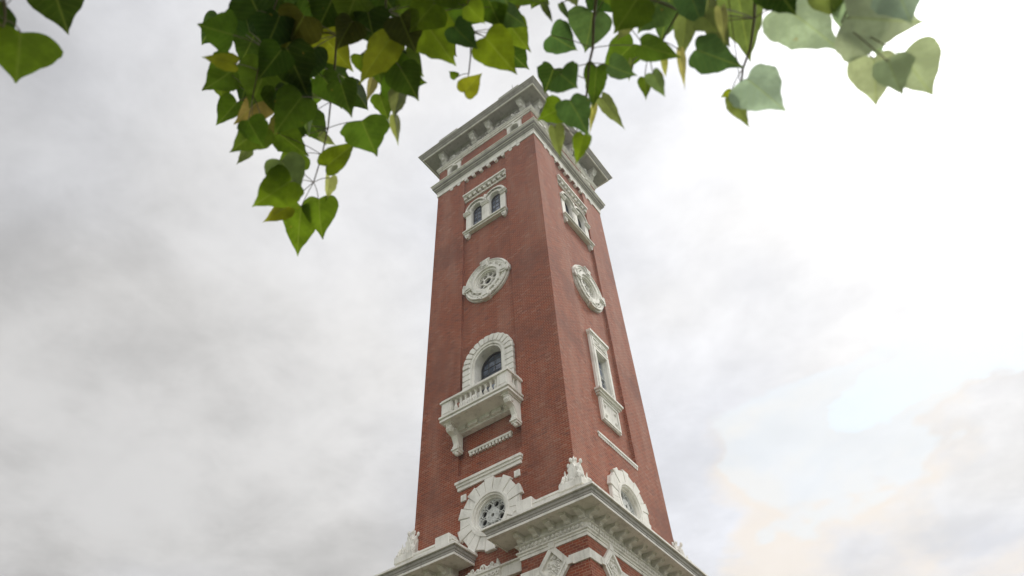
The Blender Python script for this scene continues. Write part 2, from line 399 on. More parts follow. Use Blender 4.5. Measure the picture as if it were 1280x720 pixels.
# ---- roof cornice
b = MB()
b.sweep(SQ, [(-.05, 40.0), (.02, 40.0), (.02, 40.80), (.06, 40.82), (.10, 40.90), (.74, 40.90), (.76, 40.90), (.82, 40.92), (.82, 41.0), (.87, 41.02), (.89, 41.10), (.95, 41.15), (.98, 41.22), (1.0, 41.24), (1.0, 41.33), (.7, 41.45), (-.1, 41.6)])
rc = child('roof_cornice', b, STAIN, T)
b = MB(); b.sweep(SQ, [(-.05, 39.58), (.06, 39.58), (.06, 39.68), (.02, 39.69), (.02, 39.73), (.11, 39.75), (.11, 39.85), (.16, 39.88), (.16, 39.96), (-.05, 40.0)]); child('architrave', b, STONE, rc)
b = MB(); b.sweep(SQ, [(.72, 40.905), (.745, 40.84), (.80, 40.84), (.815, 40.905)]); child('drip_moulding', b, STONE, rc)
b = MB(); b.sweep(SQ, [(.95, 41.235), (1.03, 41.245), (1.03, 41.31), (.95, 41.34)]); child('top_moulding', b, GREY, rc)
def bracket_mesh(wd, dp, h, name, m=STONE, leaf=True):
    b = MB(); n = 9
    prof = [(0, 0), (dp, 0), (dp, -.16*h), (dp*.93, -.22*h), (dp*.95, -.40*h), (dp*.78, -.52*h), (dp*.52, -.58*h), (dp*.40, -.72*h), (dp*.42, -.88*h), (dp*.26, -h), (0, -h)]
    n = len(prof); vs = [(-wd/2, -y, z) for y, z in prof]+[(wd/2, -y, z) for y, z in prof]
    b.add(vs, [tuple(range(n)), tuple(range(2*n-1, n-1, -1))]+[(i, (i+1) % n, n+(i+1) % n, n+i) for i in range(n)])
    b.box(-wd*.66, wd*.66, -dp*1.10, 0, -.10*h, .0)
    b.box(-wd*.58, wd*.58, -dp*1.04, 0, -.155*h, -.10*h-.001)
    for sx in (-1, 1):       # volutes on the cheeks
        for (cy, cz, r) in ((dp*.74, -.33*h, .15*h), (dp*.24, -.84*h, .10*h)):
            pts = [(sx*(wd/2+.012), -(cy+r*(1-.8*t/12)*math.cos(t*.95)), cz+r*(1-.8*t/12)*math.sin(t*.95)) for t in range(13)]
            b.tube(pts, .022*h, 5)
    if leaf:
        b.blob((0, -dp*.62, -.62*h), (wd*.36, dp*.16, .20*h)); b.blob((0, -dp*.96, -.33*h), (wd*.3, dp*.1, .09*h))
    return b.mesh(name, m)
bm_up = bracket_mesh(.34, .50, .78, 'bracket', GREY)
for s_ in (0, 1):
    for u_ in (-3.02, -.62, .62, 3.02): side_obj('bracket', bm_up, rc, s_, u_, .02, 40.88)
orns = []       # swags and small gables carved between the brackets
for cx in (-2.28, 2.28):
    orn = MB(); orns.append(orn)
    pts = [(cx-.42, 39.9)]+[(cx-.42+.84*i/12, 39.93+.50*math.exp(-((i-6)/2.6)**2)) for i in range(13)]+[(cx+.42, 39.9)]
    orn.plate(pts, .0, .16); orn.blob((cx, -.17, 40.2), (.10, .07, .15)); orn.scroll((cx-.27, 40.02), .09, .1, .2, 1.3, 1, .03); orn.scroll((cx+.27, 40.02), .09, .1, .2, 1.3, -1, .03, PI)
for cx in (-1.35, -.0, 1.35, -2.72+.0, 2.72-.0):
    orn = MB(); orns.append(orn); wdt = .34 if abs(cx) > .1 else .5
    for i in range(7):
        t = i/6*2-1; orn.blob((cx+t*wdt, -.08, 40.16-.14*(1-t*t)+.03*(i % 2)), (.075, .09, .075), nu=6, nv=5)
    orn.scroll((cx-wdt*.6, 40.42), .12, .05, .14, 1.5, 1, .03); orn.scroll((cx+wdt*.6, 40.42), .12, .05, .14, 1.5, -1, .03, PI)
oms = [q.mesh('carved_swag', GREY) for q in orns]
for s_ in (0, 1):
    for om in oms: side_obj('carved_swag', om, rc, s_)

# ---- little arched frieze windows
def small_window(side, u):
    b = MB(); n = 12
    ai = arch(0, 38.3, 38.86, .30, n)
    ao = [(.50, 38.06)]+[(.50, 38.5)]+[(.50, 39.0)]+[(.50, 39.40)]+[(.5-1.0*i/7, 39.40) for i in range(1, 7)]+[(-.50, 39.40), (-.50, 39.0), (-.50, 38.5), (-.50, 38.06)]
    # resample outer to the inner's count
    k = len(ai); outer = []
    for i, (x, z) in enumerate(ai):
        if i == 0: outer.append((.52, 38.06))
        elif i == k-1: outer.append((-.52, 38.06))
        else:
            a = (i-1)/(k-3)*PI; cx_, cz_ = math.cos(a), math.sin(a); q = max(abs(cx_)/.52, cz_/.52)
            outer.append((cx_/q, 38.88+cz_/q))
    b.ring(outer, ai, -.28, .07, False)
    b.ring([(x*1.0, z) for x, z in arch(0, 38.4, 38.86, .40, n)], arch(0, 38.4, 38.86, .33, n), .0, .11, False)
    b.box(-.62, .62, -.14, .3, 39.38, 39.50); b.box(-.30, .30, -.02, .28, 38.06, 38.3)
    b.box(-.07, .07, -.15, .0, 39.14, 39.38)
    o = side_obj('frieze_window', b.mesh('frieze_window', STONE), T, side, u)
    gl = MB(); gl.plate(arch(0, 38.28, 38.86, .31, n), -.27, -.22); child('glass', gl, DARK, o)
for s_ in (0, 1):
    for u_ in (-2.28, 2.28): small_window(s_, u_)

# ---- attic pedestals, roof, lightning rod
pb = MB(); pb.box(-.7, .7, -.36, .36, 41.4, 42.36, .02); pb.box(-.76, .76, -.42, .42, 42.36, 42.46); pb.box(-.68, .68, -.34, .34, 42.46, 42.54)
pme = pb.mesh('roof_pedestal', GREY)
for s_ in range(4):
    for u_ in (-2.42, 2.42): side_obj('roof_pedestal', pme, T, s_, u_, .22)
b = MB(); b.sweep([(-3.3, -3.3), (3.3, -3.3), (3.3, 3.3), (-3.3, 3.3)], [(0, 41.4), (0, 42.0), (.08, 42.02), (.08, 42.1), (0, 42.12), (-3.3, 44.0)])
child('roof', b, ROOF, T)
b = MB(); b.tube([(0, 0, 42.5), (0, 0, 43.6), (0, 0, 44.0)], [.035, .025, .008], 8); b.blob((0, 0, 43.2), .07); b.tube([(0, 0, 42.5), (0, 0, 42.62)], .09, 10)
side_obj('lightning_rod', b.mesh('lightning_rod', COPPER), T, 0, 2.5, .22)

# ---- window sash bars
def grid(b, inside, x0, x1, z0, z1, nx, nz, d, th=.028, t=.02):
    """bars clipped to the opening: inside(x,z) says where the glass is"""
    def clip(fix, lo, hi, vert):
        st = None; N = 60; out = []
        for i in range(N+1):
            q = lo+(hi-lo)*i/N; ok = inside(fix, q) if vert else inside(q, fix)
            if ok and st is None: st = q
            if (not ok or i == N) and st is not None: out.append((st, q)); st = None
        return out
    for i in range(1, nx):
        x = x0+(x1-x0)*i/nx
        for a, c in clip(x, z0, z1, True): b.box(x-th/2, x+th/2, -d-t, -d, a, c)
    for i in range(1, nz):
        z = z0+(z1-z0)*i/nz
        for a, c in clip(z, x0, x1, False): b.box(a, c, -d-t+.003, -d+.003, z-th/2, z+th/2)

# ---- paired arched window near the top
def paired_window(side):
    b = MB(); n = 18; P_ = -RD                # back plane of the sunk panel
    for c in (-.62, .62):
        ai = arch(c, 31.72, 33.38, .36, n)
        b.ring(arch(c, 31.72, 33.38, .60, n), ai, P_-.24, P_+.09, False)
        b.ring(arch(c, 33.3, 33.38, .74, n)[1:-1], arch(c, 33.3, 33.38, .60, n)[1:-1], P_, P_+.17, False)
        b.ring(arch(c, 33.3, 33.38, .67, n)[1:-1], arch(c, 33.3, 33.38, .60, n)[1:-1], P_, P_+.20, False)
        b.ring(arch(c, 33.3, 33.38, .45, n)[1:-1], arch(c, 33.3, 33.38, .39, n)[1:-1], P_, P_+.13, False)
    # outer jambs, mullion pier and imposts
    for x0, x1 in ((-1.32, -1.20), (1.20, 1.32)): b.box(x0, x1, -P_-.10, -P_+.02, 31.5, 33.25)
    b.box(-.17, .17, -P_-.12, -P_+.02, 31.5, 33.2)
    for x0, x1 in ((-1.46, -.99), (-.27, .27), (.99, 1.46)):
        b.box(x0, x1, -P_-.20, -P_+.05, 33.22, 33.30); b.box(x0+.03, x1-.03, -P_-.17, -P_+.05, 33.14, 33.219); b.box(x0+.02, x1-.02, -P_-.24, -P_+.05, 33.301, 33.37)
    b.blob((0, -P_-.12, 33.9), (.10, .07, .22))
    o = side_obj('paired_window', b.mesh('paired_window', STONE), T, side)
    h = MB()
    h.box(-1.48, 1.48, -P_-.26, -P_, 35.02, 35.16); h.box(-1.46, 1.46, -P_-.20, -P_, 34.94, 35.019)
    for i in range(9):
        x = -1.36+i*.34; h.box(x-.09, x+.09, -P_-.18, -P_, 34.74, 34.939)
    h.box(-1.46, 1.46, -P_-.07, -P_, 34.6, 34.74)
    child('hood', h, STONE, o)
    s = MB(); s.box(-1.42, 1.42, -P_-.30, -P_+.30, 31.52, 31.62, .015); s.box(-1.38, 1.38, -P_-.22, -P_+.3, 31.42, 31.519)
    for x in (-1.2, 1.2):
        s.plate([(x-.15, 31.42), (x-.11, 31.2), (x-.04, 31.08), (x+.04, 31.08), (x+.11, 31.2), (x+.15, 31.42)], P_, P_+.17); s.blob((x, -P_-.16, 31.25), (.07, .06, .09))
    child('sill', s, STONE, o)
    gl = MB(); fr = MB()
    for c in (-.62, .62):
        gl.plate(arch(c, 31.6, 33.38, .37, n), P_-.20, P_-.16)
        fr.ring(arch(c, 31.62, 33.38, .362, n), arch(c, 31.68, 33.38, .31, n), P_-.16, P_-.10, False); fr.box(c-.36, c+.36, -P_+.10, -P_+.16, 31.62, 31.70)
        grid(fr, lambda x, z: abs(x-c) < .33 and (z < 33.38 or (x-c)**2+(z-33.38)**2 < .33**2), c-.36, c+.36, 31.68, 33.74, 3, 6, P_-.155, .03)
    child('glass', gl, GLASS, o); child('sash', fr, IRON, o)
for s_ in (0, 1): paired_window(s_)

# ---- tracery used by medallions and rose windows: a disc with a ring of round holes
def tracery(b, cx, cz, R, nh, rh, rr, rc_, d0, d1):
    b.ring(arc(cx, cz, R, 0, 2*PI, 48)[:-1], arc(cx, cz, rr+rh*1.25, 0, 2*PI, 48)[:-1], d0, d1)
    for i in range(nh):
        a = 2*PI*(i+.5)/nh; hx, hz = cx+rr*math.cos(a), cz+rr*math.sin(a)
        b.ring(arc(hx, hz, rh*1.28, 0, 2*PI, 16)[:-1], arc(hx, hz, rh, 0, 2*PI, 16)[:-1], d0, d1-.01+.004*(i % 2))
        a2 = 2*PI*i/nh; q = rr+rh*.95; b.blob((cx+q*math.cos(a2), -d1+.02, cz+q*math.sin(a2)), (rh*.42, .03, rh*.42), nu=8, nv=4)
    b.ring(arc(cx, cz, rr-rh*1.1, 0, 2*PI, 24)[:-1], arc(cx, cz, rc_, 0, 2*PI, 24)[:-1], d0, d1+.012)
def circ(cx, cz, r, n=48): return arc(cx, cz, r, 0, 2*PI, n)[:-1]

# ---- carved round medallion windows
def medallion(side):
    P_ = -RD; cz = 26.95; b = MB()
    for r0, r1, dd in ((1.30, 1.16, .10), (1.20, .98, .17), (1.02, .86, .11), (.88, .72, .21), (.74, .60, .13)):
        b.ring(circ(0, cz, r0), circ(0, cz, r1), P_-.01, P_+dd)
    b.ring(circ(0, cz, .66), circ(0, cz, .56), P_-.32, P_+.06)
    pts = [(1.20*math.cos(2*PI*i/48), -P_-.17, cz+1.20*math.sin(2*PI*i/48)) for i in range(49)]; b.tube(pts, .045, 6)
    for i in range(40):       # bead row
        a = 2*PI*i/40
        if min(abs(((a/(PI/2))+.5) % 1-.5), 1) > .16: b.blob((1.06*math.cos(a), -P_-.17, cz+1.06*math.sin(a)), .042, nu=6, nv=4)
    for q in range(4):        # four cartouche keys
        a = q*PI/2+PI/2; M = Matrix.Rotation(-(a-PI/2), 3, 'Y')
        sub = MB(); h_ = 1.36 if q % 2 == 0 else 1.37
        sub.plate([(-.19, .80), (.19, .80), (.25, 1.1), (.23, 1.29), (.14, h_), (-.14, h_), (-.23, 1.29), (-.25, 1.1)], 0, .24)
        sub.plate([(-.12, .88), (.12, .88), (.15, 1.2), (-.15, 1.2)], .24, .28)
        for sx in (-1, 1): sub.scroll((sx*.20, 1.24), .09, .2, .27, 1.4, sx, .03, 0 if sx > 0 else PI)
        b.add([Vector((0, -P_, cz))+M @ Vector(p) for p in sub.v], sub.f)
    for q in range(4):        # curled leaves between them
        for k_ in (-1, 1):
            a = q*PI/2+PI/4+k_*.22; b.blob((.92*math.cos(a), -P_-.15, cz+.92*math.sin(a)), (.08, .06, .08), nu=6, nv=5)
    o = side_obj('medallion', b.mesh('medallion', STONE), T, side)
    t = MB(); tracery(t, 0, cz, .60, 8, .12, .41, .19, P_-.10, P_-.0); child('tracery', t, STONE, o)
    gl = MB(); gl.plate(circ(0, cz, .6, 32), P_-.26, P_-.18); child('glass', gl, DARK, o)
for s_ in (0, 1): medallion(s_)

# ---- rose windows with wedge stones
def rose(side, cx, cz, nv=20):
    b = MB()
    for i in range(nv):
        a0, a1 = 2*PI*(i+.5)/nv+.008, 2*PI*(i+1.5)/nv-.008; ro = 1.38 if i % 2 == 0 else 1.29
        if i % 5 == 0 and side == 0: ro += .03
        am = (a0+a1)/2; e = ro/math.cos((a1-a0)/2)*.995
        ins = [(cx+.80*math.cos(a0), cz+.80*math.sin(a0)), (cx+.80*math.cos(a1), cz+.80*math.sin(a1))]
        outs = [(cx+e*math.cos(a1), cz+e*math.sin(a1)), (cx+e*math.cos(a0), cz+e*math.sin(a0))]
        top = .13 if i % 2 == 0 else .115
        pts = ins[:1]+outs[::-1]+ins[1:]
        b.plate(pts, -.03 if side else -RD*0-.02, top)
        m_ = (cx+1.1*math.cos(am), cz+1.1*math.sin(am))
        b.plate([(m_[0]+(x-m_[0])*.92, m_[1]+(z-m_[1])*.94) for x, z in pts], top, top+.015)   # raised face of the wedge
    b.ring(circ(cx, cz, 1.26), circ(cx, cz, .80), -.03, .09)
    b.ring(circ(cx, cz, .84), circ(cx, cz, .74), -.03, .16)
    b.ring(circ(cx, cz, .76), circ(cx, cz, .67), -.4, .11)
    b.ring(circ(cx, cz, .70), circ(cx, cz, .60), -.4, .02)
    o = side_obj('rose_window', b.mesh('rose_window', STONE), T, side)
    t = MB(); tracery(t, cx, cz, .66, 8, .112, .40, .07, -.16, -.07)
    for i in range(8): a = 2*PI*i/8; t.blob((cx+.17*math.cos(a), .07, cz+.2*math.sin(a)), (.05, .03, .05), nu=6, nv=4)
    child('tracery', t, WHITEPAINT, o)
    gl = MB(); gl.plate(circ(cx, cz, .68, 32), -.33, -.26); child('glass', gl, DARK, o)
rose(0, .06, 14.62); rose(1, .0, 15.2)

def console_mesh():
    b = MB(); c = [(0, 0), (.76, 0), (.76, -.10), (.72, -.14), (.74, -.24), (.66, -.34), (.50, -.37), (.40, -.42), (.33, -.54), (.27, -.68), (.27, -.78), (.33, -.84), (.32, -.92), (.22, -.98), (0, -.98)]
    for w_, dd in ((.25, 0), (.16, .03)):
        pr = [(y+(dd if y > 0 else 0), z-(dd*.5 if z < 0 else .05)) for y, z in c]; n = len(pr)
        vs = [(-w_/2, -y, z) for y, z in pr]+[(w_/2, -y, z) for y, z in pr]
        b.add(vs, [tuple(range(n)), tuple(range(2*n-1, n-1, -1))]+[(i, (i+1) % n, n+(i+1) % n, n+i) for i in range(n)])
    b.box(-.17, .17, -.82, 0, -.07, -.0); b.box(-.16, .16, -.36, 0, -1.0, -.93); b.box(-.13, .13, -.30, 0, -1.08, -1.0); b.blob((0, -.2, -1.12), (.09, .1, .09))
    for sx in (-1, 1):
        for cy, cz, q in ((.57, -.22, .13), (.20, -.82, .09)):
            b.tube([(sx*.135, -(cy+q*(1-.8*t/12)*math.cos(t*.95)), cz+q*(1-.8*t/12)*math.sin(t*.95)) for t in range(13)], .02, 5)
    return b.mesh('bracket', STONE)
# ---- balcony with its arched door
def balcony_window():
    P_ = -RD; b = MB(); n = 22; ai = arch(0, 19.0, 21.82, .70, n)
    ao = arch(0, 19.0, 21.82, .80, n)
    b.ring(ao, ai, P_-.50, P_+.12, False)
    b.ring(arch(0, 19.0, 21.82, .90, n), arch(0, 19.0, 21.82, .80, n), P_, P_+.17, False)
    nv = 13
    for i in range(nv):
        a0, a1 = PI*i/nv+.014, PI*(i+1)/nv-.014
        pts = [(.90*math.cos(a0), 21.82+.90*math.sin(a0)), (1.30*math.cos(a0), 21.82+1.30*math.sin(a0)), (1.33*math.cos((a0+a1)/2), 21.82+1.33*math.sin((a0+a1)/2)), (1.30*math.cos(a1), 21.82+1.30*math.sin(a1)), (.90*math.cos(a1), 21.82+.90*math.sin(a1))]
        b.plate(pts, P_-.02, P_+.17); m_ = (1.1*math.cos((a0+a1)/2), 21.82+1.1*math.sin((a0+a1)/2))
        b.plate([(m_[0]+(x-m_[0])*.84, m_[1]+(z-m_[1])*.84) for x, z in pts], P_+.17, P_+.21)
    for k_ in range(9):
        for sx in (-1, 1):
            z0 = 21.81-(k_+1)*.31; x0, x1 = sorted((sx*.90, sx*(1.31))); b.box(x0, x1, -P_-.19, -P_+.02, z0+.012, z0+.298, .02)
    b.ring(arch(0, 19.0, 21.82, 1.24, n), arch(0, 19.0, 21.82, .9, n), P_-.02, P_+.09, False)
    o = side_obj('arched_door', b.mesh('arched_door', STONE), T, 0)
    gl = MB(); gl.plate(arch(0, 19.0, 21.82, .71, n), P_-.46, P_-.40); child('glass', gl, GLASS, o)
    fr = MB(); fr.ring(arch(0, 19.0, 21.82, .70, n), arch(0, 19.0, 21.82, .63, n), P_-.40, P_-.33, False)
    ins = lambda x, z: abs(x) < .66 and (z < 21.82 or x*x+(z-21.82)**2 < .66**2)
    grid(fr, ins, -.66, .66, 19.0, 22.5, 4, 11, P_-.395, .03); fr.box(-.66, .66, -P_+.31, -P_+.39, 21.3, 21.38); child('sash', fr, IRON, o)
    # balcony
    D = .90; zb, zt = 18.74, 19.82
    s = MB(); s.box(-1.66, 1.66, -D-.06, 0.1, zb, zb+.09); s.box(-1.62, 1.62, -D-.02, .1, zb+.09, zb+.15); s.box(-1.69, 1.69, -D-.10, .1, zb+.15, zb+.25, .012)
    s.box(-1.4, 1.4, -.16, .1, zb-.24, zb-.001)
    for i in range(5): s.box(-1.15+i*.575-.22, -1.15+i*.575+.22, -.28, -.1, zb-.17, zb-.002)
    bal = side_obj('balcony', s.mesh('balcony', STONE), T, 0)
    r_ = MB(); z1 = zt-.16
    for x0, x1 in ((-1.62, -1.12), (1.12, 1.62)):
        r_.box(x0, x1, -D-.01, -D+.26, zb+.25, z1); r_.box(x0+.07, x1-.07, -D-.03, -D, zb+.38, z1-.09)
    r_.box(-1.12, 1.12, -D+.01, -D+.22, zb+.25, zb+.33)
    for sx in (-1, 1):
        x0, x1 = sorted((sx*1.60, sx*1.36)); r_.box(x0, x1, -.24, .14, zb+.25, z1); r_.box(x0, x1, -D+.26, -.24, zb+.25, zb+.33)
    r_.box(-1.68, 1.68, -D-.07, -D+.30, z1, z1+.07); r_.box(-1.65, 1.65, -D-.03, -D+.27, z1+.07, zt, .015)
    for sx in (-1, 1):
        x0, x1 = sorted((sx*1.68, sx*1.32)); r_.box(x0, x1, -D+.30, .14, z1, z1+.07)
        x0, x1 = sorted((sx*1.65, sx*1.35)); r_.box(x0, x1, -D+.27, .14, z1+.07, zt-.002)
    child('railing', r_, STONE, bal)
    bb = MB(); h_ = z1-zb-.33
    bb.box(-.07, .07, -.07, .07, 0, .04); bb.box(-.07, .07, -.07, .07, h_-.04, h_)
    bb.lathe([(.055, .04), (.05, .07), (.085, .15), (.09, .2), (.06, .28), (.038, .36), (.045, h_-.1), (.065, h_-.07), (.06, h_-.04)], k=12)
    bme = bb.mesh('baluster', STONE)
    for i in range(9): dup_child('baluster', bme, bal, (-.98+i*.245, -D+.115, zb+.33))
    for sx in (-1, 1):
        for yy in (-.50, -.36): dup_child('baluster', bme, bal, (sx*1.48, yy, zb+.33))
    brk = console_mesh()
    for sx in (-1, 1): dup_child('bracket', brk, bal, (sx*1.39, 0.0, zb))
balcony_window()
# dentil strips and string courses
def strip(side, x0, x1, z, nd, name, P_):
    b = MB(); b.box(x0, x1, -P_-.12, -P_+.05, z-.09, z)
    for i in range(nd):
        x = x0+(x1-x0)*(i+.5)/nd; hw = (x1-x0)/nd*.27; b.box(x-hw, x+hw, -P_-.10, -P_+.05, z-.22, z-.091)
    side_obj(name, b.mesh(name, STONE), T, side)
strip(0, -1.0, 1.02, 17.68, 13, 'dentil_course', -RD)
strip(1, -1.48, 1.46, 17.63, 22, 'dentil_course', -.07)
b = MB(); b.box(-1.49, 1.5, -.17, .05, 16.30, 16.40); b.box(-1.46, 1.47, -.12, .05, 16.20, 16.30); b.box(-1.43, 1.44, -.07, .05, 16.06, 16.2)
side_obj('string_course', b.mesh('string_course', STONE), T, 0)
b = MB(); b.box(-.12, .12, -.05, .05, -.13, .13, .01); sqm = b.mesh('corner_block', STONE)
for u_ in (-1.17, 1.22): side_obj('corner_block', sqm, T, 0, u_, 0, 15.72)

# ---- tall framed window on the right face
def tall_window():
    P_ = -RD; b = MB()
    R4 = lambda x0, x1, z0, z1: [(x0, z0), (x1, z0), (x1, z1), (x0, z1)]
    b.ring(R4(-.72, .72, 20.1, 23.5), R4(-.43, .43, 20.35, 22.5), P_-.20, P_+.12)
    b.ring(R4(-.62, .62, 20.2, 22.66), R4(-.47, .47, 20.34, 22.54), P_+.1, P_+.17)
    b.box(-.78, .78, -P_-.22, -P_, 23.42, 23.56); b.box(-.75, .75, -P_-.16, -P_, 23.34, 23.42)
    b.ring(R4(-.62, .62, 22.74, 23.28), R4(-.52, .52, 22.82, 23.2), P_+.1, P_+.16)
    for sx in (-1, 1):
        b.scroll((sx*.26, 23.0), .13, P_+.12, P_+.19, 1.6, sx, .028); b.blob((sx*.42, -P_-.14, 22.95), (.06, .04, .1))
    b.blob((0, -P_-.15, 23.0), (.1, .06, .14))
    o = side_obj('framed_window', b.mesh('framed_window', STONE), T, 1)
    s = MB(); s.box(-.92, .92, -P_-.30, -P_, 20.05, 20.16, .012); s.box(-.86, .86, -P_-.22, -P_, 19.95, 20.049); s.box(-.80, .80, -P_-.15, -P_, 19.87, 19.949); child('sill', s, STONE, o)
    a = MB(); a.box(-.70, .70, -P_-.09, -P_, 18.68, 19.87); a.ring(R4(-.66, .66, 18.74, 19.82), R4(-.56, .56, 18.84, 19.72), P_+.08, P_+.13)
    for x in (-.38, .38):
        for z in (19.02, 19.54): a.blob((x, -P_-.10, z), (.065, .05, .065)); a.ring(circ(x, z, .10, 16), circ(x, z, .075, 16), P_+.08, P_+.115)
    child('apron_panel', a, STONE, o)
    gl = MB(); gl.box(-.45, .45, -P_+.14, -P_+.18, 20.3, 22.55); child('glass', gl, GLASS, o)
    fr = MB(); fr.ring(R4(-.43, .43, 20.35, 22.5), R4(-.37, .37, 20.41, 22.44), P_-.14, P_-.07)
    grid(fr, lambda x, z: True, -.37, .37, 20.41, 22.44, 3, 5, P_-.135, .03); fr.box(-.37, .37, -P_+.07, -P_+.135, 21.4, 21.47); child('sash', fr, WHITEPAINT, o)
tall_window()

# ---- projecting base with its entablature, broken on the left face
PD = .31; N0, N1 = -1.42, 1.40             # notch on the left face
path = [(N1, -H+.3), (N1, -H-PD), (H+PD, -H-PD), (H+PD, H+PD), (-H-PD, H+PD), (-H-PD, -H-PD), (N0, -H-PD), (N0, -H+.3)]
b = MB(); b.sweep(path, [(-.4, 0), (0, 0), (0, 12.36), (-.4, 12.36)], False)
child('base_wall', b, BRICK, T)
b = MB()
b.sweep(path, [(-.4, 12.34), (.03, 12.34), (.03, 12.44), (.06, 12.45), (.06, 12.50), (.11, 12.53), (.11, 12.58), (.04, 12.60), (.04, 12.74), (.14, 12.78), (.14, 12.80),
                (.06, 12.81), (.06, 13.06), (.70, 13.06), (.70, 13.02), (.745, 13.02), (.745, 13.10), (.70, 13.11), (.70, 13.28), (.80, 13.29), (.88, 13.30), (.88, 13.37), (.3, 13.46), (-.4, 13.46)], False)
bc = child('base_cornice', b, STONE, T)
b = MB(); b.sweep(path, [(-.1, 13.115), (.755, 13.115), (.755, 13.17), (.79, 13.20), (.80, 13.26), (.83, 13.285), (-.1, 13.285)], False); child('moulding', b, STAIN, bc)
mod = bracket_mesh(.19, .40, .235, 'modillion', STONE, False)
def eggs(x0, x1, sd2):
    eg = MB(); n_ = int((x1-x0)/.145)
    for i in range(n_):
        x = x0+(x1-x0)*(i+.5)/n_; eg.blob((x, -PD-.09, 12.67), (.052, .06, .068), nu=7, nv=5)
    eg.box(x0, x1, -PD-.07, -PD+.05, 12.61, 12.73); side_obj('egg_moulding', eg.mesh('egg_moulding', STONE), bc, sd2)
eggs(N1, H+PD, 0); eggs(-H-PD, N0, 0); eggs(-H-PD, H+PD, 1)
for u_ in (1.52, 2.11, 2.70, 3.29, 3.80): side_obj('modillion', mod, bc, 0, u_, PD+.05, 13.055)
for u_ in (-1.54, -2.13, -2.72, -3.31, -3.80): side_obj('modillion', mod, bc, 0, u_, PD+.05, 13.055)
for i in range(14): side_obj('modillion', mod, bc, 1, -3.80+i*.5846, PD+.05, 13.055)

# blocking course and pedestals above the cornice
b = MB(); b.sweep(path, [(-.3, 13.44), (.10, 13.44), (.10, 14.02), (.13, 14.03), (.13, 14.10), (-.3, 14.10)], False)
child('parapet', b, STONE, T)
b = MB(); b.box(-.31, .31, -PD-.16, .05, 13.45, 14.3, .015); pmm = b.mesh('end_block', STONE)
side_obj('end_block', pmm, T, 0, 1.72, 0); side_obj('end_block', pmm, T, 0, -1.74, 0)

# ---- acroteria: carved stone crestings at the corners
def acro_mesh():
    b = MB(); rnd = random.Random(3)
    b.box(-.58, .58, -.58, .58, 0, .28, .02)
    b.sweep([(-.5, -.5), (.5, -.5), (.5, .5), (-.5, .5)], [(0, .27), (-.03, .34), (-.16, .42), (-.18, .46), (-.5, .5)])
    for s in range(4):
        M = Matrix.Rotation(s*PI/2, 3, 'Z'); q = MB()
        q.plate([(-.20, .34), (.20, .34), (.24, .60), (.17, .88), (.07, 1.10), (0, 1.2), (-.07, 1.10), (-.17, .88), (-.24, .60)], .02, .27)      # shield
        q.plate([(-.13, .46), (.13, .46), (.15, .62), (.10, .84), (0, 1.0), (-.10, .84), (-.15, .62)], .27, .33)
        for sx in (-1, 1):
            q.scroll((sx*.34, .48), .15, .34, .42, 1.7, sx, .045, 0 if sx > 0 else PI); q.scroll((sx*.19, .90), .07, .18, .26, 1.4, -sx, .03)
            q.tube([(sx*.50, -.42, .30), (sx*.44, -.40, .50), (sx*.33, -.32, .68), (sx*.38, -.30, .84)], [.06, .065, .045, .012], 7)
            for k_ in range(7):
                q.blob((sx*(.54-.05*k_)+rnd.uniform(-.03, .03), -.44+.03*k_, .34+.055*k_), (rnd.uniform(.035, .07), .06, rnd.uniform(.04, .09)), Matrix.Rotation(rnd.uniform(-1, 1), 3, 'Y'), 7, 5)
        q.blob((0, -.40, .40), (.13, .09, .09)); q.blob((0, -.31, 1.22), (.07, .08, .10))
        b.add([M @ Vector(p) for p in q.v], q.f, False)
    b.tube([(0, 0, 1.0), (0, 0, 1.28), (0, 0, 1.42), (0, 0, 1.54)], [.13, .09, .05, .012], 9)
    for k_ in range(5): a = k_*2*PI/5; b.blob((.09*math.cos(a), .09*math.sin(a), 1.36), (.05, .05, .09), nu=7, nv=5)
    return b.mesh('acroterion', STONE)
acm = acro_mesh()
for x, y in ((H+.02, -H-.02), (-H-.02, -H-.02), (H+.02, H+.02), (-H-.02, H+.02)):
    o = link('acroterion', acm, T, (x, y, 13.98), 0); o.scale = (.76, .76, .92)

# ---- bands and lozenges on the piers below the cornice
def pier_band(side, segs, loz):
    for x0, x1 in segs:
        b = MB(); b.box(x0, x1, -PD-.045, -PD+.05, 11.62, 11.92, .008); side_obj('stone_band', b.mesh('stone_band', STONE), T, side)
    for cx in loz:
        q = MB(); cz = 11.72; r = .72
        dia = lambda k: [(cx, cz-k), (cx+k*.86, cz), (cx, cz+k), (cx-k*.86, cz)]
        q.ring(dia(r), dia(.50), PD-.02, PD+.10); q.ring(dia(.55), dia(.46), PD, PD+.13); q.plate(dia(.5), PD-.02, PD+.04)
        for a in range(4):   # ears at the tips
            ex, ez = [(0, r), (r*.86, 0), (0, -r), (-r*.86, 0)][a]; q.box(cx+ex*.94-.10, cx+ex*.94+.10, -PD-.12, -PD+.02, cz+ez*.94-.10, cz+ez*.94+.10)
        rn = random.Random(5)
        for k_ in range(16):
            a = rn.uniform(0, 2*PI); rr = rn.uniform(.05, .3); q.blob((cx+rr*math.cos(a)*.8, -PD-.05, cz+rr*math.sin(a)), (rn.uniform(.03, .06), .05, rn.uniform(.03, .06)), nu=6, nv=4)
        for sx in (-1, 1): q.scroll((cx+sx*.14, cz+.1), .10, PD+.04, PD+.09, 1.4, sx, .02); q.scroll((cx+sx*.13, cz-.16), .09, PD+.04, PD+.09, 1.4, -sx, .02)
        side_obj('carved_lozenge', q.mesh('carved_lozenge', STONE), T, side)
